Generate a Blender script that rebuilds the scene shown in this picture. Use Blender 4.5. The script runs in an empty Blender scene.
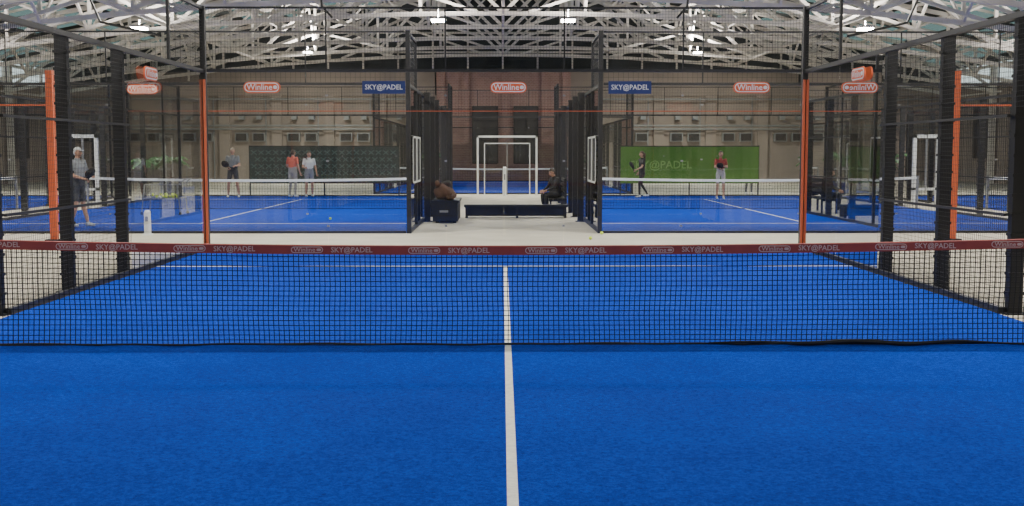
import bpy, math, random
import numpy as np
from mathutils import Vector, Matrix
random.seed(7)
scene = bpy.context.scene
COL = scene.collection

# ---------------------------------------------------------------- materials
def principled(name, color, rough=0.6, metal=0.0, noise=None, bump=None, emis=None, spec=None):
    m = bpy.data.materials.new(name); m.use_nodes = True
    nt = m.node_tree; b = nt.nodes['Principled BSDF']
    b.inputs['Base Color'].default_value = (*color, 1)
    b.inputs['Roughness'].default_value = rough
    b.inputs['Metallic'].default_value = metal
    if spec is not None: b.inputs['Specular IOR Level'].default_value = spec
    if emis: 
        b.inputs['Emission Color'].default_value = (*emis[0], 1); b.inputs['Emission Strength'].default_value = emis[1]
    tc = nt.nodes.new('ShaderNodeTexCoord')
    if noise:
        sc, c2 = noise
        n = nt.nodes.new('ShaderNodeTexNoise'); n.inputs['Scale'].default_value = sc; n.inputs['Detail'].default_value = 6
        r = nt.nodes.new('ShaderNodeValToRGB')
        r.color_ramp.elements[0].position = 0.35; r.color_ramp.elements[1].position = 0.65
        r.color_ramp.elements[0].color = (*color, 1); r.color_ramp.elements[1].color = (*c2, 1)
        nt.links.new(tc.outputs['Object'], n.inputs['Vector']); nt.links.new(n.outputs['Fac'], r.inputs['Fac'])
        nt.links.new(r.outputs['Color'], b.inputs['Base Color'])
    return m

def turf_mat():
    m = bpy.data.materials.new('blue_artificial_turf'); m.use_nodes = True
    nt = m.node_tree; b = nt.nodes['Principled BSDF']; L = nt.links.new
    b.inputs['Roughness'].default_value = 0.9; b.inputs['Specular IOR Level'].default_value = 0.06
    tc = nt.nodes.new('ShaderNodeTexCoord')
    n1 = nt.nodes.new('ShaderNodeTexNoise'); n1.inputs['Scale'].default_value = 34; n1.inputs['Detail'].default_value = 10; n1.inputs['Roughness'].default_value=0.9
    n2 = nt.nodes.new('ShaderNodeTexNoise'); n2.inputs['Scale'].default_value = 0.8; n2.inputs['Detail'].default_value = 7; n2.inputs['Roughness'].default_value=0.6
    n2.inputs['Distortion'].default_value=0.6
    r1 = nt.nodes.new('ShaderNodeValToRGB'); r1.color_ramp.elements[0].position=0.38; r1.color_ramp.elements[1].position=0.62
    r1.color_ramp.elements[0].color=(0.0,0.017,0.20,1); r1.color_ramp.elements[1].color=(0.004,0.082,0.70,1)
    r2 = nt.nodes.new('ShaderNodeValToRGB'); r2.color_ramp.elements[0].position=0.3; r2.color_ramp.elements[1].position=0.7
    r2.color_ramp.elements[0].color=(0.76,0.76,0.80,1); r2.color_ramp.elements[1].color=(1,1,1,1)
    mx = nt.nodes.new('ShaderNodeMix'); mx.data_type='RGBA'; mx.blend_type='MULTIPLY'; mx.inputs[0].default_value=1
    L(tc.outputs['Object'], n1.inputs['Vector']); L(tc.outputs['Object'], n2.inputs['Vector'])
    L(n1.outputs['Fac'], r1.inputs['Fac']); L(n2.outputs['Fac'], r2.inputs['Fac'])
    L(r1.outputs['Color'], mx.inputs[6]); L(r2.outputs['Color'], mx.inputs[7]); L(mx.outputs[2], b.inputs['Base Color'])
    bp = nt.nodes.new('ShaderNodeBump'); bp.inputs['Strength'].default_value=0.9; bp.inputs['Distance'].default_value=0.018
    L(n1.outputs['Fac'], bp.inputs['Height']); L(bp.outputs['Normal'], b.inputs['Normal'])
    return m

def glass_mat(name, tint=(0.93,0.96,0.95), refl=1.0, rough=0.0):
    m = bpy.data.materials.new(name); m.use_nodes = True
    nt = m.node_tree; nt.nodes.clear(); L = nt.links.new
    o = nt.nodes.new('ShaderNodeOutputMaterial'); t = nt.nodes.new('ShaderNodeBsdfTransparent'); t.inputs[0].default_value=(*tint,1)
    g = nt.nodes.new('ShaderNodeBsdfGlossy'); g.inputs['Roughness'].default_value=rough
    fr = nt.nodes.new('ShaderNodeFresnel'); fr.inputs['IOR'].default_value=1.45
    ml = nt.nodes.new('ShaderNodeMath'); ml.operation='MULTIPLY'; ml.inputs[1].default_value=refl; ml.use_clamp=True
    mx = nt.nodes.new('ShaderNodeMixShader')
    L(fr.outputs[0], ml.inputs[0]); L(ml.outputs[0], mx.inputs[0]); L(t.outputs[0], mx.inputs[1]); L(g.outputs[0], mx.inputs[2]); L(mx.outputs[0], o.inputs[0])
    return m

def brick_mat():
    m = bpy.data.materials.new('pink_brick'); m.use_nodes=True; nt=m.node_tree; b=nt.nodes['Principled BSDF']
    tc=nt.nodes.new('ShaderNodeTexCoord'); mp=nt.nodes.new('ShaderNodeMapping'); mp.inputs['Rotation'].default_value=(math.pi/2,0,0)
    br=nt.nodes.new('ShaderNodeTexBrick'); br.inputs['Color1'].default_value=(0.46,0.26,0.22,1); br.inputs['Color2'].default_value=(0.38,0.21,0.18,1)
    br.inputs['Mortar'].default_value=(0.52,0.40,0.35,1); br.inputs['Scale'].default_value=2.5
    nt.links.new(tc.outputs['Object'],mp.inputs[0]); nt.links.new(mp.outputs[0],br.inputs['Vector']); nt.links.new(br.outputs['Color'],b.inputs['Base Color'])
    b.inputs['Roughness'].default_value=0.9
    return m

M = {}
M['turf']=turf_mat()
M['white_line']=principled('white_turf_line',(0.8,0.78,0.70),0.9,noise=(30,(0.66,0.65,0.6)),spec=0.1)
M['floor']=principled('beige_floor',(0.53,0.48,0.38),0.75,noise=(1.3,(0.46,0.415,0.325)))
M['black']=principled('black_powder_steel',(0.005,0.005,0.006),0.5)
M['cord']=principled('black_net_cord',(0.006,0.006,0.008),0.8)
M['wire']=principled('black_wire',(0.010,0.011,0.012),0.5)
M['orange']=principled('orange_paint',(0.58,0.11,0.035),0.5)
M['orange_dark']=principled('orange_sign',(0.72,0.12,0.03),0.5)
M['signblue']=principled('blue_sign',(0.006,0.025,0.14),0.5)
M['tape']=principled('red_tape',(0.30,0.05,0.04),0.7,noise=(6,(0.24,0.04,0.034)))
M['white']=principled('white_plastic',(0.8,0.8,0.78),0.5)
M['tapetext']=principled('faded_white_print',(0.50,0.36,0.32),0.7)
M['glass']=glass_mat('clear_wall_glass',refl=1.8)
M['steelwhite']=principled('painted_truss_steel',(0.90,0.84,0.77),0.55,noise=(0.6,(0.62,0.57,0.52)))
M['roofpanel']=principled('roof_planks',(0.018,0.024,0.025),0.9,noise=(0.8,(0.045,0.055,0.052)))
M['skylight']=glass_mat('skylight_glass',(0.17,0.235,0.23),0.15,0.1)
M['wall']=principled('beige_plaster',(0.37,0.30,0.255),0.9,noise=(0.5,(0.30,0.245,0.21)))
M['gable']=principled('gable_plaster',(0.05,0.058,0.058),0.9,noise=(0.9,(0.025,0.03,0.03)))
M['brick']=brick_mat()
M['darkglass']=principled('dark_window_pane',(0.02,0.017,0.016),0.3)
M['grey']=principled('grey_metal',(0.28,0.28,0.28),0.5,0.3)
M['lampglow']=principled('lamp_glow',(1,1,1),0.5,emis=((1,0.97,0.9),60))
M['green']=principled('green_banner',(0.055,0.17,0.015),0.7,noise=(0.5,(0.10,0.24,0.03)))
M['green2']=principled('green_banner_print',(0.20,0.36,0.10),0.7)
M['teal']=principled('dark_grey_banner',(0.03,0.045,0.046),0.7)
M['teal2']=principled('grey_teal_pattern',(0.10,0.16,0.155),0.7)
M['ball']=principled('felt_yellow',(0.6,0.75,0.05),0.9)
M['leaf']=principled('palm_leaf',(0.03,0.10,0.02),0.6)
M['terracotta']=principled('dark_pot',(0.05,0.04,0.035),0.7)
M['brown']=principled('brown_cloth',(0.085,0.04,0.025),0.9)
M['darkcloth']=principled('black_cloth',(0.012,0.012,0.014),0.9)

# ---------------------------------------------------------------- mesh builder
class MB:
    def __init__(s): s.v=[]; s.f=[]; s.m=[]; s.mats=[]
    def mi(s,mat):
        if mat not in s.mats: s.mats.append(mat)
        return s.mats.index(mat)
    def add(s,vs,fs,mat):
        o=len(s.v); k=s.mi(mat); s.v.extend([tuple(v) for v in vs])
        for f in fs: s.f.append(tuple(i+o for i in f)); s.m.append(k)
    def box(s,x0,x1,y0,y1,z0,z1,mat):
        vs=[(x0,y0,z0),(x1,y0,z0),(x1,y1,z0),(x0,y1,z0),(x0,y0,z1),(x1,y0,z1),(x1,y1,z1),(x0,y1,z1)]
        s.add(vs,[(0,3,2,1),(4,5,6,7),(0,1,5,4),(1,2,6,5),(2,3,7,6),(3,0,4,7)],mat)
    def beam(s,a,b,w,mat,h=None,caps=True):
        a=Vector(a); b=Vector(b); d=(b-a)
        if d.length<1e-6: return
        d.normalize(); up=Vector((0,0,1)) if abs(d.z)<0.95 else Vector((0,1,0))
        r=d.cross(up).normalized()*(w/2); u=r.cross(d).normalized()*((h or w)/2)
        vs=[a-r-u,a+r-u,a+r+u,a-r+u,b-r-u,b+r-u,b+r+u,b-r+u]
        fs=[(0,1,5,4),(1,2,6,5),(2,3,7,6),(3,0,4,7)]
        if caps: fs+= [(3,2,1,0),(4,5,6,7)]
        s.add(vs,fs,mat)
    def tube(s,pts,rad,mat,n=8):
        pts=[Vector(p) for p in pts]; 
        if not isinstance(rad,(list,tuple)): rad=[rad]*len(pts)
        vs=[];fs=[]; prev=None
        for i,p in enumerate(pts):
            d=(pts[min(i+1,len(pts)-1)]-pts[max(i-1,0)]).normalized()
            if prev is None:
                up=Vector((0,0,1)) if abs(d.z)<0.9 else Vector((0,1,0)); r=d.cross(up).normalized()
            else: r=(prev-d*prev.dot(d)).normalized()
            prev=r; u=r.cross(d)
            for k in range(n):
                a=2*math.pi*k/n; vs.append(p+(r*math.cos(a)+u*math.sin(a))*rad[i])
        for i in range(len(pts)-1):
            for k in range(n):
                k2=(k+1)%n; fs.append((i*n+k,i*n+k2,(i+1)*n+k2,(i+1)*n+k))
        fs.append(tuple(range(n))[::-1]); fs.append(tuple(range((len(pts)-1)*n,len(pts)*n)))
        s.add(vs,fs,mat)
    def ell(s,c,r,mat,nu=16,nv=10,fn=None):
        c=Vector(c); vs=[];fs=[]
        if not isinstance(r,(list,tuple)): r=(r,r,r)
        for j in range(nv+1):
            th=math.pi*j/nv
            for i in range(nu):
                ph=2*math.pi*i/nu
                p=Vector((math.sin(th)*math.cos(ph),math.sin(th)*math.sin(ph),math.cos(th)))
                if fn: p=fn(p)
                vs.append((c.x+p.x*r[0],c.y+p.y*r[1],c.z+p.z*r[2]))
        for j in range(nv):
            for i in range(nu):
                i2=(i+1)%nu; fs.append((j*nu+i,(j+1)*nu+i,(j+1)*nu+i2,j*nu+i2))
        s.add(vs,fs,mat)
    def obj(s,name,parent=None,smooth=False):
        me=bpy.data.meshes.new(name); me.from_pydata(s.v,[],s.f)
        for m in s.mats: me.materials.append(m)
        me.polygons.foreach_set('material_index',s.m)
        if smooth: me.polygons.foreach_set('use_smooth',[True]*len(s.f))
        me.update(); o=bpy.data.objects.new(name,me); COL.objects.link(o)
        if parent: o.parent=parent
        return o
def empty(name):
    e=bpy.data.objects.new(name,None); COL.objects.link(e); return e

def text_geo(body,size):
    cu=bpy.data.curves.new('t','FONT'); cu.body=body; cu.size=size; cu.align_x='CENTER'; cu.align_y='CENTER'; cu.offset=size*0.012
    cu.resolution_u=2
    o=bpy.data.objects.new('t',cu); COL.objects.link(o)
    dg=bpy.context.evaluated_depsgraph_get(); me=bpy.data.meshes.new_from_object(o.evaluated_get(dg))
    vs=[tuple(v.co) for v in me.vertices]; fs=[tuple(p.vertices) for p in me.polygons]
    bpy.data.objects.remove(o); return vs,fs
TG={'w':text_geo('Winline',1.0),'s':text_geo('SKY@PADEL',1.0)}
def put_text(mb,key,pos,size,mat,ax=(1,0,0),sx=1.0):
    ax=Vector(ax); vs,fs=TG[key]
    mb.add([Vector(pos)+ax*(v[0]*size*sx)+Vector((0,0,v[1]*size)) for v in vs],fs,mat)
def rrect(mb,c,w,h,mat,ax=(1,0,0),th=0.01,nrm=(0,1,0)):
    ax=Vector(ax); n=Vector(nrm); r=h/2; c=Vector(c); pts=[]
    for k in range(9): a=-math.pi/2+math.pi*k/8; pts.append((w/2-r+r*math.cos(a),r*math.sin(a)))
    for k in range(9): a=math.pi/2+math.pi*k/8; pts.append((-w/2+r+r*math.cos(a),r*math.sin(a)))
    N=len(pts); vs=[c+ax*p[0]+Vector((0,0,p[1])) for p in pts]+[c+ax*p[0]+Vector((0,0,p[1]))+n*th for p in pts]
    fs=[tuple(range(N)),tuple(range(2*N-1,N-1,-1))]+[(i,N+i,N+(i+1)%N,(i+1)%N) for i in range(N)]
    mb.add(vs,fs,mat)
def sign(mb,key,c,ax=(1,0,0),nrm=(0,1,0),k=1.0):
    c=Vector(c); n=Vector(nrm)
    if key=='w':
        rrect(mb,c,0.62*k,0.19*k,M['orange_dark'],ax,0.02,nrm)
        rrect(mb,c-n*0.004,0.58*k,0.155*k,M['white'],ax,0.003,nrm)
        rrect(mb,c-n*0.008,0.545*k,0.12*k,M['orange_dark'],ax,0.003,nrm)
        put_text(mb,'w',c-n*0.012-Vector(ax)*0.035*k,0.135*k,M['white'],ax)
        rrect(mb,c-n*0.012+Vector(ax)*0.225*k,0.07*k,0.06*k,M['white'],ax,0.003,nrm)
    else:
        a=Vector(ax)*0.36*k; h=Vector((0,0,0.105*k))
        p=c; vs=[p-a-h,p+a-h,p+a+h,p-a+h]; vs+= [v+n*0.02 for v in vs]
        mb.add(vs,[(0,1,2,3),(7,6,5,4),(0,4,5,1),(1,5,6,2),(2,6,7,3),(3,7,4,0)],M['signblue'])
        put_text(mb,'s',c-n*0.006,0.118*k,M['white'],ax,0.95)

# ---------------------------------------------------------------- hall shell
HX=26; Y0=-14; Y1=58.2
b=MB(); b.box(-HX,HX,Y0,Y1,-0.1,0,M['floor']); b.obj('floor')
b=MB(); b.box(-HX-0.3,-HX,Y0,Y1,0,5.3,M['wall'])
for i in range(10):
    y=-10+i*7; b.box(-HX,-HX+0.04,y,y+2,1.3,4.2,M['darkglass']); b.box(-HX,-HX+0.3,y-2.8,y-2.2,0,5.2,M['wall'])
b.obj('wall_left')
b=MB(); b.box(HX,HX+0.3,Y0,Y1,0,5.3,M['wall'])
for i in range(10):
    y=-10+i*7; b.box(HX-0.04,HX,y,y+2,1.3,4.2,M['darkglass']); b.box(HX-0.3,HX,y-2.8,y-2.2,0,5.2,M['wall'])
b.obj('wall_right')
def zb(x): return 7.1-2.3*(abs(x)/HX)**2
def zt(x): return 10.6-4.4*(abs(x)/HX)**1.35
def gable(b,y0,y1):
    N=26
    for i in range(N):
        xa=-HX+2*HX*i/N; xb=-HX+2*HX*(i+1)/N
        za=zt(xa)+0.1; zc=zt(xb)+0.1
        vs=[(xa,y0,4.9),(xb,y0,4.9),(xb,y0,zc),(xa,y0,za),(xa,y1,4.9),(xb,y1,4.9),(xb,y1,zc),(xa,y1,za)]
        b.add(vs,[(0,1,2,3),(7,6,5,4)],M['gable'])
b=MB()
b.box(-HX,-3.8,Y1,Y1+0.3,0,4.9,M['wall']); b.box(3.9,HX,Y1,Y1+0.3,0,4.9,M['wall']); b.box(-3.8,3.9,Y1-0.25,Y1+0.3,0,6.3,M['brick'])
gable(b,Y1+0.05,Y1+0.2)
for i in range(0,27):
    x=-HX+i*2; b.box(x-0.05,x+0.05,Y1-0.1,Y1,5.7,zt(x),M['steelwhite'])
for s in (-1,1):
    b.box(min(s*3.9,s*17),max(s*3.9,s*17),Y1-0.15,Y1,4.85,6.3,M['wall']); b.box(min(s*17,s*HX),max(s*17,s*HX),Y1-0.15,Y1,4.85,5.6,M['wall'])
for z in (7.3,8.4): b.box(-HX+6,HX-6,Y1-0.1,Y1,z,z+0.1,M['steelwhite'])
for x in (-3.5,-2.1,0.15,2.4,3.6): b.box(x-0.18,x+0.18,Y1-0.42,Y1-0.25,0,6.3,M['brick'])
for x in list(range(-25,-4,3))+list(range(6,26,3)): b.box(x-0.3,x+0.3,Y1-0.2,Y1,0,4.9,M['wall'])
b.obj('wall_back')
b=MB(); b.box(-HX,HX,Y0-0.3,Y0,0,4.9,M['wall']); gable(b,Y0-0.2,Y0-0.05); b.obj('wall_front')
def window(x0,x1,z0,z1,y,idx):
    b=MB(); b.box(x0,x1,y-0.03,y+0.02,z0,z1,M['darkglass'])
    for x in (x0,(x0+x1)/2,x1): b.box(x-0.03,x+0.03,y-0.07,y-0.03,z0,z1,M['black'])
    for z in (z0,z0+(z1-z0)*.4,z0+(z1-z0)*.75,z1): b.box(x0,x1,y-0.07,y-0.03,z-0.03,z+0.03,M['black'])
    b.obj('window_%d'%idx)
window(-1.73,-0.3,1.0,4.25,Y1-0.27,1); window(0.64,2.0,1.0,4.25,Y1-0.27,2)
b=MB()
for x in list(range(-24,-5,3))+list(range(7,25,3)):
    for dx in (-.5,.5):
        xx=x+dx+.5; b.box(xx-0.36,xx+0.36,Y1-0.35,Y1-0.02,2.25,2.75,M['grey']); b.box(xx-0.3,xx+0.3,Y1-0.38,Y1-0.35,2.3,2.7,M['darkglass'])
        b.box(xx-0.1,xx+0.2,Y1-0.5,Y1-0.02,3.5,3.72,M['grey'])
    b.box(x+1.35,x+1.41,Y1-0.12,Y1-0.04,0,4.8,M['grey'])
b.obj('wall_ventilation_units')
b=MB(); 
for z in (2.95,3.15,4.65): b.tube([(-25.5,Y1-0.6,z),(-4.5,Y1-0.6,z)],0.05,M['grey']); b.tube([(4.5,Y1-0.6,z),(25.5,Y1-0.6,z)],0.05,M['grey'])
b.obj('wall_pipes')

# roof
b=MB(); N=52; NY=30; ys=[Y0+(Y1+0.3-Y0)*j/NY for j in range(NY+1)]
for i in range(N):
    xa=-HX+2*HX*i/N; xb=-HX+2*HX*(i+1)/N
    for j in range(NY):
        mat=M['skylight'] if (i%4 in (0,1) and j%2==0) or (i%4==2) else M['roofpanel']
        b.add([(xa,ys[j],zt(xa)+0.15),(xb,ys[j],zt(xb)+0.15),(xb,ys[j+1],zt(xb)+0.15),(xa,ys[j+1],zt(xa)+0.15)],[(0,3,2,1)],mat)
b.obj('ceiling')
# trusses
tr=MB(); S=M['steelwhite']
NX=16; xs=[-HX+2*HX*i/NX for i in range(NX+1)]
ty=[y for y in np.arange(2.0,Y1-0.5,5.0)]
def zm(x): return zb(x)*.5+zt(x)*.5
for jy,y in enumerate(ty):
    for i in range(NX):
        xa,xb=xs[i],xs[i+1]; xm=(xa+xb)/2
        tr.beam((xa,y,zb(xa)),(xb,y,zb(xb)),0.17,S,caps=False); tr.beam((xa,y,zt(xa)),(xb,y,zt(xb)),0.17,S,caps=False)
        tr.beam((xa,y,zb(xa)),(xa,y,zt(xa)),0.12,S,caps=False)
        if i%2==0: tr.beam((xa,y,zb(xa)),(xb,y,zt(xb)),0.13,S,caps=False); tr.beam((xa,y,zt(xa)),(xm,y,zm(xm)),0.08,S,caps=False)
        else: tr.beam((xa,y,zt(xa)),(xb,y,zb(xb)),0.13,S,caps=False); tr.beam((xb,y,zt(xb)),(xm,y,zm(xm)),0.08,S,caps=False)
    for s in (-1,1):
        for a,c in ((1.5,9),(4,13),(8,17),(12,20)): tr.beam((s*a,y+2.2,zt(a)-0.1),(s*c,y-0.5,zb(c)+.05),0.13,S,caps=False)
        for a,c in ((1,8),(6,13),(11,18)): tr.beam((s*a,y-0.5,zb(a)),(s*c,y+2.2,zt(c)-.1),0.11,S,caps=False)
for j in range(len(ty)-1):
    ya,yb=ty[j],ty[j+1]; ym=(ya+yb)/2
    for i in range(0,NX+1):
        x=xs[i]
        tr.beam((x,ya,zt(x)),(x,yb,zt(x)),0.12,S,caps=False)
        if i%4==0: tr.beam((x,ya,zb(x)),(x,yb,zb(x)),0.10,S,caps=False)
        if i%2==1: tr.beam((x,ya,zb(x)),(x,ym,zt(x)),0.09,S,caps=False); tr.beam((x,ym,zt(x)),(x,yb,zb(x)),0.09,S,caps=False)
    for i in range(0,NX): tr.beam((xs[i],ym,zt(xs[i])),(xs[i+1],ym,zt(xs[i+1])),0.09,S,caps=False)
for y in ty[::2]:
    for x in (-HX+0.25,HX-0.25): tr.beam((x,y,0),(x,y,zt(x)),0.28,S)
tr.obj('roof_trusses')

# lamps (each fixture lights downward; the upward lamp is added to brighten the trusses)
def lamp(x,y,z,energy,size=0.5):
    e=empty('ceiling_floodlight')
    b=MB(); b.box(x-size/2-0.04,x+size/2+0.04,y-size/2-0.04,y+size/2+0.04,z+0.02,z+0.10,M['grey'])
    b.tube([(x,y,z+0.1),(x,y,max(zb(x),z+.3))],0.02,M['grey'],6)
    b.box(x-size/2,x+size/2,y-size/2,y+size/2,z-0.05,z+0.02,M['lampglow'])
    b.obj('housing',e)
    for zz,en,rx in ((z-0.06,energy,0),(z+0.12,energy*1.1,math.pi)):
        l=bpy.data.lights.new('lamp','AREA'); l.shape='SQUARE'; l.size=size; l.energy=en; l.color=(1,0.96,0.9)
        o=bpy.data.objects.new('lamp',l); COL.objects.link(o); o.location=(x,y,zz); o.rotation_euler=(rx,0,0); o.parent=e
for y in (-8,2,12,22):
    for x in (-13.7,-4.5,4.5,13.7):
        lamp(x,y,5.9 if abs(x)>10 else 6.5,{-8:270,2:430}.get(y,480))
for x,z,en in ((-13.7,6.3,680),(13.7,6.3,680),(-2.45,6.6,480),(2.45,6.6,480)): lamp(x,35,z,en)
for x in (-10,10): lamp(x,51,6.75,700,0.4)  # extra pair added to light the back wall, not real hall fixtures
for x in (-21,21):
    for y in (10,35): lamp(x,y,5.1,320)

# ---------------------------------------------------------------- courts
def wires(b,o,ax,w,h,sp,t,mat):
    o=Vector(o); ax=Vector(ax); n=int(round(w/sp)); m=int(round(h/sp))
    for i in range(n+1): p=o+ax*(w*i/n); b.beam(p,p+Vector((0,0,h)),t,mat,caps=False)
    for j in range(m+1): p=o+Vector((0,0,h*j/m)); b.beam(p,p+ax*w,t,mat,caps=False)
def court(cx,cy,sp,t,main=False):
    K=M['black']; T=0.012
    b=MB(); b.box(cx-5,cx+5,cy-10,cy+10,0,T,M['turf']); 
    z0,z1=T,T+0.003
    b.box(cx-0.027,cx+0.027,cy-6.95,cy+6.95,z0,z1,M['white_line'])
    for s in (-1,1): b.box(cx-5,cx+5,cy+s*6.95-0.03,cy+s*6.95+0.03,z0,z1,M['white_line'])
    b.obj('court_turf')
    e=empty('court_enclosure')
    f=MB()
    for s in (-1,1):
        X=cx+s*5.06
        for y in (-6,-4,-2,2,4,6):
            xx=cx+s*5.18
            f.box(xx-0.07,xx+0.07,cy+y-0.05,cy+y+0.05,0.0,3.05,K)
            f.box(xx-0.12,xx+0.12,cy+y-0.1,cy+y+0.1,0.0,0.015,K)
            for q in range(15): f.box(xx-0.082,xx+0.082,cy+y-0.06,cy+y+0.06,0.2+q*0.2,0.23+q*0.2,K)
        if not main:
            for y in (-8,8): f.box(X-0.03,X+0.03,cy+y-0.03,cy+y+0.03,0,4,K)
        for y in (-10.06,10.06): f.box(X-0.045,X+0.045,cy+y-0.045,cy+y+0.045,0,4.08,K)
        f.box(X-0.03,X+0.03,cy-10,cy+10,2.97,3.03,K)
        for q in (-1,1): 
            f.box(X-0.025,X+0.025,min(cy+q*8,cy+q*10),max(cy+q*8,cy+q*10),4.02,4.07,K)
            f.box(X-0.02,X+0.02,cy+q*8-.02,cy+q*8+.02,3.03,4.02,K)
            f.box(X-0.03,X+0.03,min(cy+q*2,cy+q*10),max(cy+q*2,cy+q*10),0.0,0.07,K)
            f.box(X-0.015,X+0.015,min(cy+q*2,cy+q*6),max(cy+q*2,cy+q*6),1.0,1.03,K)
            f.box(X-0.015,X+0.015,min(cy+q*2,cy+q*6),max(cy+q*2,cy+q*6),2.0,2.03,K)
    for q in (-1,1):
        Y=cy+q*10.06
        f.box(cx-5,cx+5,Y-0.03,Y+0.03,2.99,3.04,K); f.box(cx-5,cx+5,Y-0.025,Y+0.025,4.04,4.07,K); f.box(cx-5,cx+5,Y-0.03,Y+0.03,0,0.05,K)
        for x in (-3,-1,1,3):
            f.box(cx+x-0.012,cx+x+0.012,Y-0.012,Y+0.012,3.0,4.04,K)
            for z in (0.4,1.5,2.6): f.box(cx+x-0.02,cx+x+0.02,Y-0.015,Y+0.015,z-0.015,z+0.015,M['grey'])
    f.obj('steel_frame',e)
    w=MB()
    for s in (-1,1):
        X=cx+s*5.06
        wires(w,(X,cy-6,0.06),(0,1,0),4,2.9,sp,t,M['wire']); wires(w,(X,cy+2,0.06),(0,1,0),4,2.9,sp,t,M['wire'])
        wires(w,(X,cy-2,2.1),(0,1,0),4,0.86,sp,t,M['wire'])
        wires(w,(X,cy-10,3.03),(0,1,0),2,1.0,sp,t,M['wire']); wires(w,(X,cy+8,3.03),(0,1,0),2,1.0,sp,t,M['wire'])
    for q in (-1,1): wires(w,(cx-5,cy+q*10.06,3.05),(1,0,0),10,1.0,sp,t,M['wire'])
    w.obj('wire_mesh',e)
    g=MB()
    for q in (-1,1):
        Y=cy+q*10.06
        for i in range(5):
            xa=cx-5+2*i+0.006; xb=xa+1.988
            g.add([(xa,Y,0.05),(xb,Y,0.05),(xb,Y,2.98),(xa,Y,2.98)],[(0,1,2,3)],M['glass'])
        for s in (-1,1):
            X=cx+s*5.06
            for a in (6,8):
                ya,yb=sorted((cy+q*a,cy+q*(a+2)))
                g.add([(X,ya+0.006,0.07),(X,yb-0.006,0.07),(X,yb-0.006,2.97),(X,ya+0.006,2.97)],[(0,1,2,3)],M['glass'])
    g.obj('glass_walls',e)
    return e
def net(cx,cy,sp,t,main=False):
    e=empty('padel_net'); b=MB(); C=M['cord']; T=M['tape'] if main else M['white']
    top=lambda x: 0.865+0.06*(x/4.6)**2
    n=int(9.9/sp); bot=0.02
    th=0.08 if main else 0.07
    def yo(x,z): return cy+0.012*math.sin(x*1.7)*(1-z)+0.006*math.sin(x*5+z*3)
    rows=int((0.88-th-bot)/sp)
    for i in range(n+1):
        x=-4.95+i*9.9/n; zt_=top(x)-th; pts=[(cx+x+0.006*math.sin(z*9+x*2)*(1 if 0<z<zt_ else 0),yo(x,z),z) for z in (bot,bot+(zt_-bot)*0.33,bot+(zt_-bot)*0.66,zt_)]
        for p,q in zip(pts,pts[1:]): b.beam(p,q,t,C,caps=False)
    seg=40
    for j in range(rows+1):
        for k in range(seg):
            xa=-4.95+9.9*k/seg; xb=-4.95+9.9*(k+1)/seg
            za=bot+(top(xa)-th-bot)*j/(rows+0.5); zc=bot+(top(xb)-th-bot)*j/(rows+0.5)
            b.beam((cx+xa,yo(xa,za),za),(cx+xb,yo(xb,zc),zc),t,C,caps=False)
    b.obj('mesh_cords',e)
    b=MB()
    for k in range(seg):
        xa=-4.95+9.9*k/seg; xb=-4.95+9.9*(k+1)/seg
        vs=[]
        for x in (xa,xb):
            z=top(x); vs+=[(cx+x,cy-0.013,z-th),(cx+x,cy-0.013,z-0.006),(cx+x,cy,z),(cx+x,cy+0.013,z-0.006),(cx+x,cy+0.013,z-th)]
        b.add(vs,[(0,5,6,1),(1,6,7,2),(2,7,8,3),(3,8,9,4)],T)
    b.obj('top_tape',e)
    b=MB(); random.seed(3)
    pts=[(cx-4.95+9.9*k/60,cy+0.02*math.sin(k*0.4),0.027+0.003*math.sin(k*1.3)) for k in range(61)]
    b.tube(pts,0.010,C,6)
    if main:
        pts=[(1.7+2.6*k/24,cy-0.03-0.02*math.sin(k*0.9),0.04+0.008*math.sin(k*0.7)) for k in range(25)]
        b.tube(pts,[0.004+0.018*math.sin(math.pi*k/24) for k in range(25)],C,6)
    b.obj('bottom_hem',e)
    b=MB()
    for s in (-1,1):
        X=cx+s*4.98
        b.tube([(X,cy,0.013),(X,cy,0.97)],0.035,M['black'] if main else M['grey'],12); b.box(X-0.1,X+0.1,cy-0.15,cy+0.15,0.013,0.025,M['black'])
        b.tube([(X,cy-0.07,0.7),(X,cy-0.03,0.7)],0.03,M['grey'],8)
    b.obj('net_posts',e)
    if main:
        b=MB()
        for k in range(-5,6):
            x=0.28+k*0.985
            if abs(x)<4.7:
                z=top(x)-0.042; rrect(b,(cx+x,cy-0.0165,z),0.27,0.054,M['tapetext'],th=0.002); rrect(b,(cx+x,cy-0.0185,z),0.255,0.04,M['tape'],th=0.002)
                put_text(b,'w',(cx+x-0.02,cy-0.0215,z),0.052,M['tapetext'],sx=1.1); rrect(b,(cx+x+0.1,cy-0.0215,z),0.04,0.022,M['tapetext'],th=0.001)
            x=-0.33+k*0.985
            if abs(x)<4.6: put_text(b,'s',(cx+x,cy-0.0165,top(x)-0.042),0.062,M['tapetext'],sx=1.0)
        b.obj('tape_print',e)
court(0,0,0.05,0.0030,True); net(0,0,0.043,0.006,True)
enc={}
for cx in (-7,7,-19,19):
    enc[cx]=court(cx,24.05,0.1,0.0045); net(cx,24.05,0.08,0.006)
court(0,46.4,0.12,0.006); net(0,46.4,0.12,0.008)

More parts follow.
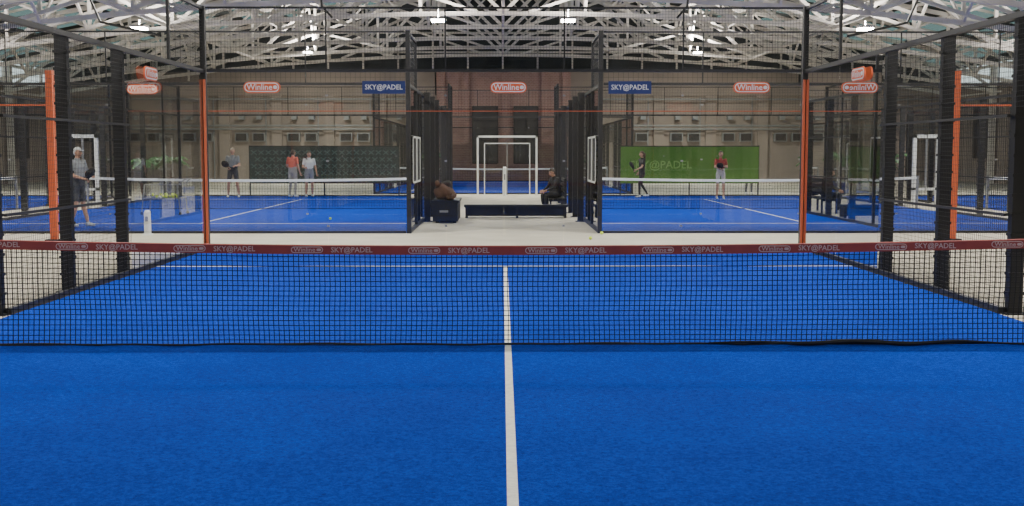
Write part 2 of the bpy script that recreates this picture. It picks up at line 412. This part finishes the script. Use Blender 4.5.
b=MB()
for s in (-1,1): b.box(s*5.03-0.018,s*5.03+0.018,9.955,9.995,0.0,2.86,M['orange'])
b.box(-4.98,4.98,9.99,10.01,2.329,2.341,M['orange'])
b.obj('orange_corner_trim')
for key,x in (('w',-4.07),('s',-2.03),('w',0.06),('s',2.1),('w',4.15)):
    b=MB(); sign(b,key,(x,9.98,2.73)); b.obj('sponsor_sign')
for s in (-1,1):
    b=MB(); 
    sign(b,'w',(s*5.0,6.9,2.75),ax=(0,1,0) if s<0 else (0,-1,0),nrm=(-1,0,0) if s<0 else (1,0,0),k=1.0); b.obj('sponsor_sign')
    b=MB(); sign(b,'w',(s*7.25,14.0-0.12,2.9),k=1.0); b.obj('sponsor_sign')
    b=MB(); X=s*8.4
    b.box(X-0.06,X+0.06,12.0,12.12,0,3.15,M['orange']); b.box(min(X,X+s*3.4),max(X,X+s*3.4),12.03,12.09,2.5,2.53,M['orange'])
    b.box(X+s*3.4-0.06,X+s*3.4+0.06,12.0,12.12,0,3.15,M['orange']); b.box(X-0.15,X+0.15,11.95,12.17,0,0.03,M['black']); b.obj('orange_gate_frame')
b=MB()
for s in (-1,1):
    b.tube([(s*3.0,10.2,5.2),(s*3.12,10.2,4.6),(s*3.08,10.2,4.1),(s*2.9,10.12,3.9)],0.018,M['black'],6)
    b.tube([(s*7.0,9.6,6.4),(s*6.9,9.4,4.6),(s*6.4,9.0,3.7),(s*5.2,8.1,3.4)],0.02,M['black'],6)
b.obj('hanging_cables')

def banner(name,x0,x1,y,z0,z1,mat,pat=None):
    b=MB(); b.box(x0,x1,y,y+0.02,z0,z1,mat)
    for x in (x0,(x0+x1)/2,x1): b.box(x-0.025,x+0.025,y+0.02,y+0.07,0,z1+0.05,M['black'])
    b.box(x0,x1,y+0.02,y+0.05,z1,z1+0.04,M['black'])
    if pat:
        n=int((x1-x0)/0.28)
        for i in range(n):
            for j in range(5):
                x=x0+0.17+i*0.28+(0.14 if j%2 else 0); z=z0+0.14+j*0.26
                if x+0.1<x1 and z+0.1<z1:
                    b.beam((x-0.1,y-0.006,z-.08),(x+.1,y-0.006,z+0.08),0.03,pat); b.beam((x-0.1,y-0.006,z+.08),(x+.1,y-0.006,z-0.08),0.03,pat)
    else:
        put_text(b,'s',((x0+x1)/2-1.1,y-0.006,(z0+z1)/2),0.42,M['green2'])
    return b.obj(name)
banner('green_banner',4.5,9.8,35.2,0.45,1.85,M['green'])
banner('patterned_banner',-9.7,-4.0,35.2,0.45,1.85,M['teal'],M['teal2'])

def portal(x0,x1,y,h,t=0.09,name='portal_frame',inner=True):
    b=MB(); W=M['white']
    def bx(a0,a1,z0,z1,m=W): b.box(a0,a1,y-t/2,y+t/2,z0,z1,m)
    bx(x0,x0+t,0,h); bx(x1-t,x1,0,h); bx(x0,x1,h-t,h)
    i=0.28; 
    if inner:
        bx(x0+i,x0+i+t*.5,0,h-i); bx(x1-i-t*.5,x1-i,0,h-i); bx(x0+i,x1-i,h-i-t*.5,h-i)
        m=(x0+x1)/2; bx(m-t*.2,m+t*.2,0,h-i,M['grey'])
    else:
        bx(x0,x1,0.45,0.45+t*.7); bx((x0+x1)/2-.02,(x0+x1)/2+.02,0.45,h,M['grey'])
        for q in (x0,x1-t): b.box(q,q+t,y-0.3,y+0.3,0,0.05,W)
    return b.obj(name)
portal(-1.02,1.32,35.5,2.28,0.075)
portal(-13.6,-12.65,27.0,2.2,0.11,'white_gate',False); portal(12.85,13.7,27.0,2.2,0.11,'white_gate',False)
for s in (-1,1):
    b=MB(); X=s*1.90
    for ya in (14.3,15.4):
        b.box(X-0.02,X+0.02,ya,ya+1.0,1.02,1.96,M['darkcloth'])
        for y in (ya,ya+0.96): b.box(X-0.035,X+0.035,y,y+0.04,1.0,1.98,M['white'])
        for z in (1.0,1.94): b.box(X-0.035,X+0.035,ya,ya+1.0,z,z+0.04,M['white'])
    b.obj('notice_board',enc[s*7])

def bollard(x,y,h=0.5):
    b=MB(); b.tube([(x,y,0),(x,y,0.03),(x,y,0.035),(x,y,h-0.04),(x,y,h)],[0.11,0.11,0.07,0.065,0.04],M['white'],14); b.box(x-0.03,x+0.03,y-0.075,y-0.06,h*0.55,h*0.75,M['grey'])
    b.obj('bollard',smooth=False)
bollard(-7.1,13.5); bollard(7.15,13.5); bollard(0.05,34.5,1.1)

b=MB(); K=M['black']; x0,x1,y,d,h=-1.0,1.6,19.5,0.45,0.33
b.box(x0,x1,y,y+d,h-0.06,h,K); b.box(x0+0.05,x1-0.05,y+0.05,y+d-0.05,0.05,h-0.06,M['darkcloth'])
for x in (x0+0.03,(x0+x1)/2,x1-0.09): b.box(x,x+0.06,y+0.02,y+d-0.02,0,h-0.05,K)
b.obj('low_black_bench')
b=MB(); b.box(-1.66,-1.08,17.4,19.2,0.04,0.48,K); b.box(-1.69,-1.05,17.37,19.23,0.48,0.53,K)
for y in (17.5,19.0): 
    for x in (-1.6,-1.2): b.box(x,x+0.08,y,y+0.08,0,0.04,K)
b.box(-1.5,-1.3,17.38,17.4,0.25,0.3,M['grey']); b.obj('storage_chest')
b=MB(); X0,X1,YA,YB=1.2,1.66,21.3,23.3
for i in range(4): b.box(X0+i*.12,X0+i*.12+.1,YA,YB,0.38,0.42,K)
for z in (0.58,0.72,0.86): b.box(X1-0.04,X1,YA,YB,z,z+0.09,K)
for y in (YA+0.03,YB-0.08):
    for x in (X0+0.02,X1-0.05): b.box(x,x+0.05,y,y+0.05,0,0.38 if x<1.4 else .95,K)
    b.box(X0,X1,y,y+.05,.34,.38,K)
b.obj('court_bench')
def bag(x,y,z,r,mat,name):
    b=MB()
    def fn(p): return Vector((math.copysign(abs(p.x)**0.7,p.x),math.copysign(abs(p.y)**0.7,p.y),math.copysign(abs(p.z)**0.65,p.z)*(1+0.08*math.sin(p.x*4))))
    b.ell((x,y,z+r[2]*1.08),r,mat,20,14,fn)
    b.tube([(x-r[0]*.4,y,z+r[2]*1.9),(x-r[0]*.2,y,z+r[2]*2.25),(x+r[0]*.2,y,z+r[2]*2.25),(x+r[0]*.4,y,z+r[2]*1.9)],0.015,M['darkcloth'],6)
    b.ell((x,y-r[1]*.9,z+r[2]*.8),(r[0]*.6,r[1]*.3,r[2]*.45),mat,12,8,fn)
    return b.obj(name,smooth=True)
bag(-1.42,18.8,0.535,(0.17,0.22,0.2),M['darkcloth'],'sports_bag'); bag(1.42,22.85,0.425,(0.17,0.25,0.22),M['darkcloth'],'sports_bag')
# jacket heaped on the chest
b=MB()
def jf(p):
    n=0.18*math.sin(p.x*5+p.z*3)+0.14*math.sin(p.y*7+p.x*2)
    return Vector((p.x*(1+n*.5),p.y*(1+n*.4),max(p.z*(1+n)+0.35*max(0,-p.x),-0.55)))
b.ell((-1.40,17.9,0.66),(0.24,0.3,0.19),M['brown'],28,18,jf)
b.tube([(-1.25,17.8,.72),(-1.17,17.65,.64),(-1.2,17.5,.595),(-1.33,17.44,.59)],[.075,.065,.052,.045],M['brown'],10)
b.tube([(-1.56,17.75,.86),(-1.58,17.9,.93),(-1.54,18.1,.86)],[.05,.06,.05],M['brown'],10)
b.obj('brown_jacket',smooth=True)

def cart(x,y):
    b=MB(); G=M['grey']; w,d=0.5,0.35; Z=0.016
    for sx in (-1,1):
        for sy in (-1,1):
            b.tube([(x+sx*w,y+sy*d,0.08),(x+sx*w*0.85,y+sy*d*.9,0.8)],0.015,G,6); b.ell((x+sx*w,y+sy*d,0.045+Z),0.045,M['black'],8,6)
    for z in (0.45,0.8):
        k=0.92 if z<.6 else .85
        b.beam((x-w*k,y-d*k,z),(x+w*k,y-d*k,z),0.02,G); b.beam((x-w*k,y+d*k,z),(x+w*k,y+d*k,z),0.02,G)
        b.beam((x-w*k,y-d*k,z),(x-w*k,y+d*k,z),0.02,G); b.beam((x+w*k,y-d*k,z),(x+w*k,y+d*k,z),0.02,G)
    for i in range(11):
        xx=x-w*.85+w*1.7*i/10; b.beam((xx,y-d*.85,0.45),(xx,y-d*.85,0.8),0.008,G); b.beam((xx,y+d*.85,0.45),(xx,y+d*.85,0.8),0.008,G); b.beam((xx,y-d*.9,0.45),(xx,y+d*.9,0.45),0.008,G)
    for i in range(24): b.ell((x+random.uniform(-.36,.36),y+random.uniform(-.24,.24),0.49+0.05*(i%2)),0.033,M['ball'],8,6)
    b.tube([(x+w*.85,y-d*.8,0.8),(x+w*1.25,y-d*.8,0.95),(x+w*1.25,y+d*.8,0.95),(x+w*.85,y+d*.8,0.8)],0.014,G,6)
    b.obj('ball_cart')
cart(-8.9,21.0)

for p in [(1.62,12.2),(1.95,13.6),(-4.2,18.5),(8.5,20)]:
    b=MB(); z=0.034 if p[1]<14.04 else 0.05
    b.ell((p[0],p[1],z),0.033,M['ball'],12,8); b.obj('padel_ball',smooth=True)

def palm(x,y,h=2.0,name='potted_palm'):
    b=MB(); b.tube([(x,y,0),(x,y,0.02),(x,y,0.42),(x,y,0.45)],[0.18,0.2,0.26,0.27],M['terracotta'],14); b.tube([(x,y,0.4),(x+.03,y,h*.55)],[0.05,0.03],M['brown'],8)
    for k in range(14):
        a=k*2.4; L=0.55+0.25*random.random(); up=0.5+0.5*random.random(); pts=[]
        for t in range(6):
            u=t/5; pts.append(Vector((x+math.cos(a)*L*u,y+math.sin(a)*L*u,h*.55+up*u*1.1-0.75*u*u)))
        side=Vector((-math.sin(a),math.cos(a),0))
        for t in range(5):
            p,q=pts[t],pts[t+1]; w=0.12*math.sin(math.pi*(t+.6)/6)
            b.add([p-side*w-Vector((0,0,w*.6)),p,q,q-side*w*.9-Vector((0,0,w*.8))],[(0,1,2,3)],M['leaf']); b.add([p,p+side*w-Vector((0,0,w*.6)),q+side*w*.9-Vector((0,0,w*.8)),q],[(0,1,2,3)],M['leaf'])
    b.obj(name)
for x,y in ((13,35.4),(12.6,37.5),(-12.8,35.5),(-14.2,37),(3.2,35.3),(-2.9,35.4)): palm(x,y,2.0+0.4*random.random())

# ---------------------------------------------------------------- people
def pmat(name,c,rough=0.8): 
    if name not in M: M[name]=principled(name,c,rough)
    return M[name]
SK=pmat('skin',(0.50,0.27,0.18),0.5); pmat('eye_white',(0.8,0.8,0.8),0.3); pmat('pupil',(0.02,0.015,0.01),0.3); pmat('lips',(0.4,0.12,0.1),0.5)
def person(name,X,Y,rot,h,shirt,legs,hair,shoes=(0.6,0.6,0.6),J=None,pants='shorts',longhair=False,cap=None,racket=None,slim=1.0,tilt=0.0,zbase=0.0165,turn=0.0,sleeve='short'):
    sh=pmat(name+'_shirt_%d'%int(X*10),shirt); lg=pmat(name+'_bottoms_%d'%int(X*10),legs); hr=pmat('hair_%d'%int(X*10),hair,0.6); so=pmat('shoes_%d'%int(X*10),shoes)
    P=dict(pel=(0,0,.95),wa=(0,0,1.08),ch=(0,0,1.30),nb=(0,0.01,1.47),hd=(0,-0.015,1.63),
      shL=(.175,0,1.42),shR=(-.175,0,1.42),elL=(.25,.02,1.14),elR=(-.25,.02,1.14),wrL=(.27,-.08,.90),wrR=(-.27,-.08,.90),
      hiL=(.09,0,.92),hiR=(-.09,0,.92),knL=(.11,-.02,.50),knR=(-.11,-.02,.50),anL=(.125,.03,.09),anR=(-.125,.03,.09))
    if J: P.update(J)
    P={k:Vector(v) for k,v in P.items()}
    caps=[]; AR=sh if sleeve=='long' else SK
    def cp(a,c,r0,r1,l): caps.append((a,c,r0*slim,r1*slim,l))
    for s in 'LR':
        S_,E,W=P['sh'+s],P['el'+s],P['wr'+s]
        cp(P['ch'].lerp(S_,.55),S_,.075,.068,sh); mid=S_.lerp(E,.6); cp(S_,mid,.062,.055,sh); cp(mid,E,.046,.041,AR); cp(E,E.lerp(W,.35),.042,.041,AR); cp(E.lerp(W,.35),W,.040,.027,AR)
        H,Kn,A=P['hi'+s],P['kn'+s],P['an'+s]
        full=pants=='long'
        cp(P['pel'].lerp(H,.6),H,.11,.098,lg); m=H.lerp(Kn,.75); cp(H,m,.100,.078,lg); cp(m,Kn,.062,.056,lg if full else SK); c=Kn.lerp(A,.35)
        cp(Kn,c,.055,.056,lg if full else SK); cp(c,A,.054,.036,lg if full else SK)
        fwd=Vector((0,-1,0)); heel=A+Vector((0,.03,-.045)); toe=A+fwd*.17+Vector((0,0,-.055)); ball=A+fwd*.09+Vector((0,0,-.05))
        cp(A,heel,.038,.038,so); cp(heel,ball,.038,.042,so); cp(ball,toe,.042,.032,so)
    for a,c,r in ((P['pel'],P['wa'],(.125,.115)),(P['wa'],P['ch'],(.115,.13))):
        for dx in (-.055,0,.055):
            o=Vector((dx*slim,0,0)); cp(a+o,c+o*1.25,r[0]*.88,r[1]*.88,lg if (a is P['pel']) else sh)
    cp(P['ch'],P['nb'],.12,.07,sh); cp(P['nb'],P['nb'].lerp(P['hd'],.7),.056,.052,SK)
    b=MB()
    for a,c,r0,r1,l in caps:
        b.tube([a,c],[r0,r1],SK,12); b.ell(a,r0,SK,12,8); b.ell(c,r1,SK,12,8)
    o=b.obj('tmp'); md=o.modifiers.new('r','REMESH'); md.mode='VOXEL'; md.voxel_size=0.013
    ms=o.modifiers.new('s','SMOOTH'); ms.factor=0.6; ms.iterations=4
    dg=bpy.context.evaluated_depsgraph_get(); me=bpy.data.meshes.new_from_object(o.evaluated_get(dg)); bpy.data.objects.remove(o)
    V=np.array([v.co[:] for v in me.vertices]); F=[tuple(p.vertices) for p in me.polygons]
    C=np.array([V[list(f)].mean(0) for f in F])
    best=np.full(len(F),1e9); lab=np.zeros(len(F),int)
    for i,(a,c,r0,r1,l) in enumerate(caps):
        a_=np.array(a); d=np.array(c)-a_; L=max((d*d).sum(),1e-9); t=np.clip(((C-a_)@d)/L,0,1)
        dist=np.linalg.norm(C-(a_+t[:,None]*d),axis=1)-(r0+(r1-r0)*t); q=dist<best; best[q]=dist[q]; lab[q]=i
    bb=MB(); bb.v=[tuple(v) for v in V]
    for i,f in enumerate(F):
        l=caps[lab[i]][4]
        bb.f.append(f); bb.m.append(bb.mi(l))
    for s,sg in (('L',1),('R',-1)):
        E,W=P['el'+s],P['wr'+s]; d=(W-E).normalized(); side=Vector((0,-1,0)); side=(side-d*side.dot(d))
        if side.length<.3: side=Vector((0,0,1))-d*d.z
        side.normalize(); inn=d.cross(side)*(1 if s=='R' else -1); inn.normalize()
        K=W+d*.085
        for q in (-.022,0,.022): bb.tube([W-d*.01,W+d*.03+side*q,K+side*q],[.024,.021,.015],SK,8)
        grip=racket==s
        for i,(q,L) in enumerate(((.03,.068),(.011,.078),(-.009,.072),(-.028,.055))):
            p0=K-d*.01+side*q; cu=1.0 if grip else .35
            p1=p0+(d*(1-cu*.5)+inn*cu*.6).normalized()*L*.45; p2=p1+(d*(.6-cu)+inn*(.3+cu)).normalized()*L*.32; p3=p2+(d*(.4-cu*1.6)+inn*(.4+cu*.3)).normalized()*L*.26
            bb.tube([p0,p1,p2,p3],[.0095,.009,.008,.0065],SK,7)
        t0=W+d*.025+side*.025; t1=t0+(side*.8+d*.6+inn*.2).normalized()*.035; t2=t1+(d*.8+side*.3+inn*.7).normalized()*.03
        bb.tube([t0,t1,t2],[.012,.011,.008],SK,7)
        if grip:
            g=W+d*.085+inn*.02; ax=(side*0.9+Vector((0,0,.45))+d*.2).normalized(); nn=ax.cross(Vector((1,0,0))).normalized()
            bb.tube([g-ax*.08,g+ax*.12],[.016,.016],M['darkcloth'],10)
            w=ax.cross(nn).normalized(); c0=g+ax*.27; pts=[c0+ax*math.cos(2*math.pi*k/20)*.15+w*math.sin(2*math.pi*k/20)*.125 for k in range(20)]
            vs=[p+nn*.018 for p in pts]+[p-nn*.018 for p in pts]
            bb.add(vs,[tuple(range(20)),tuple(range(39,19,-1))]+[(k,20+k,20+(k+1)%20,(k+1)%20) for k in range(20)],M['darkcloth'])
    hc=P['hd']; h0=MB()
    def hf(p):
        k=1.0-0.28*max(0,-p.z)**1.3; return Vector((p.x*k,p.y*(1-.12*max(0,-p.z)),p.z))
    h0.ell((0,0,0),(.076,.094,.118),SK,24,18,hf)
    h0.tube([(0,-.088,.02),(0,-.108,-.018),(0,-.095,-.028)],[.008,.014,.012],SK,8)
    for sg in (-1,1):
        h0.ell((sg*.029,-.080,.005),(.013,.011,.008),M['eye_white'],10,8); h0.ell((sg*.029,-.089,.005),(.006,.004,.006),M['pupil'],8,6)
        h0.tube([(sg*.014,-.09,.025),(sg*.045,-.08,.026)],.004,hr,6)
        h0.ell((sg*.078,.005,-.005),(.010,.020,.030),SK,10,8)
    h0.ell((0,-.086,-.055),(.024,.009,.007),M['lips'],10,8)
    def hh(p):
        z=p.z
        if p.y<-.1: z=max(z,.42)
        else: z=max(z,-.55 if not longhair else -.9)
        return Vector((p.x,max(p.y,-.93),z))
    hm=pmat('cap_%d'%int(X*10),cap) if cap else hr
    h0.ell((0,.008,.012),(.083,.098,.118),hm,24,18,hh)
    if cap: h0.ell((0,-.11,.052),(.06,.06,.008),hm,14,8)
    if longhair:
        h0.tube([(0,.075,.05),(0,.125,.03),(0,.135,-.08),(0,.11,-.22),(0,.1,-.27)],[.03,.035,.035,.028,.006],hr,10)
    R=Matrix.Rotation(turn,4,'Z')@Matrix.Rotation(tilt,4,'X'); off=len(bb.v)
    h0.v=[tuple(R@Vector(v)+hc) for v in h0.v]
    for f,m in zip(h0.f,h0.m): bb.f.append(tuple(i+off for i in f)); bb.m.append(bb.mi(h0.mats[m]))
    bb.v.extend(h0.v)
    o=bb.obj(name,smooth=True); zmin=min(v[2] for v in bb.v); sc=h/1.75
    o.scale=(sc,sc,sc); o.rotation_euler=(0,0,rot); o.location=(X,Y,zbase-zmin*sc)
    return o
fa=dict(elL=(.24,-.06,1.14),wrL=(.12,-.26,1.12),elR=(-.24,-.04,1.13),wrR=(-.10,-.27,1.05))
person('man_in_grey_tshirt',-9.75,32.6,0.1,1.78,(0.20,0.21,0.22),(0.03,0.035,0.045),(0.35,0.28,0.2),J=dict(fa,anL=(.2,.03,.09),anR=(-.18,.03,.09),knL=(.15,-.05,.5),knR=(-.14,-.05,.5)),racket='R')
person('man_in_salmon_tshirt',-7.65,32.9,2.7,1.72,(0.7,0.15,0.10),(0.35,0.33,0.3),(0.05,0.03,0.02),J=dict(elL=(.27,-.02,1.15),wrL=(.2,-.2,1.0),hd=(0,-.05,1.62),ch=(0,-.03,1.3),nb=(0,-.03,1.47)),pants='long')
person('man_in_white_tshirt',-7.1,33.2,0.4,1.66,(0.7,0.7,0.68),(0.25,0.26,0.28),(0.08,0.05,0.03),J=dict(elR=(-.26,-.05,1.15),wrR=(-.2,-.28,1.12)))
person('woman_in_black_sportswear',5.0,32.5,-1.2,1.68,(0.015,0.015,0.018),(0.015,0.015,0.02),(0.07,0.03,0.015),(0.7,0.7,0.7),J=dict(elL=(.22,-.12,1.16),wrL=(.16,-.34,1.05),elR=(-.24,.1,1.16),wrR=(-.24,-.02,.95),knL=(.1,-.16,.52),anL=(.1,-.14,.1),knR=(-.1,.04,.5),anR=(-.1,.3,.13)),pants='long',longhair=True,slim=.88,racket='L')
person('woman_in_red_top',7.6,31.2,0.0,1.68,(0.25,0.03,0.03),(0.5,0.45,0.42),(0.04,0.02,0.012),(0.7,0.7,0.7),J=dict(elL=(.22,-.06,1.16),wrL=(.06,-.22,1.2),elR=(-.22,-.06,1.16),wrR=(-.05,-.24,1.12)),longhair=True,slim=.88,racket='R')
person('man_with_white_cap',-9.35,16.0,1.2,1.74,(0.30,0.31,0.32),(0.05,0.055,0.07),(0.3,0.25,0.2),J=dict(fa,anL=(.16,-.1,.09),anR=(-.14,.1,.09)),cap=(0.7,0.7,0.7),racket='R')
person('spectator',9.6,35.95,0.3,1.7,(0.55,0.5,0.35),(0.1,0.1,0.12),(0.3,0.2,0.1),pants='long',slim=.92,longhair=True,zbase=0.0)
person('seated_person_in_black',1.44,21.8,-1.15,1.62,(0.014,0.014,0.016),(0.012,0.012,0.015),(0.04,0.025,0.015),(0.5,0.5,0.5),
  J=dict(pel=(0,0.02,.585),wa=(0,0.0,.70),ch=(0,-.06,.91),nb=(0,-.10,1.06),hd=(0,-.17,1.20),shL=(.175,-.08,1.01),shR=(-.175,-.08,1.01),
   elL=(.23,-.2,.77),elR=(-.23,-.2,.77),wrL=(.12,-.40,.68),wrR=(-.12,-.40,.68),hiL=(.09,0,.57),hiR=(-.09,0,.57),knL=(.13,-.42,.53),knR=(-.13,-.42,.53),anL=(.12,-.40,.10),anR=(-.13,-.36,.10)),
  pants='long',zbase=0.0,tilt=0.35,sleeve='long')

# ---------------------------------------------------------------- world & camera
w=bpy.data.worlds.new('world'); scene.world=w; w.use_nodes=True
bg=w.node_tree.nodes['Background']; bg.inputs[0].default_value=(0.66,0.78,0.77,1); bg.inputs[1].default_value=1.3
cam=bpy.data.cameras.new('camera'); co=bpy.data.objects.new('camera',cam); COL.objects.link(co)
cam.sensor_width=36; cam.lens=1173/1024*36; cam.clip_start=0.05; cam.clip_end=300
co.location=(-0.05,-9.86,1.65); co.rotation_euler=(math.radians(90-4.92),0,math.radians(-0.49))
scene.camera=co
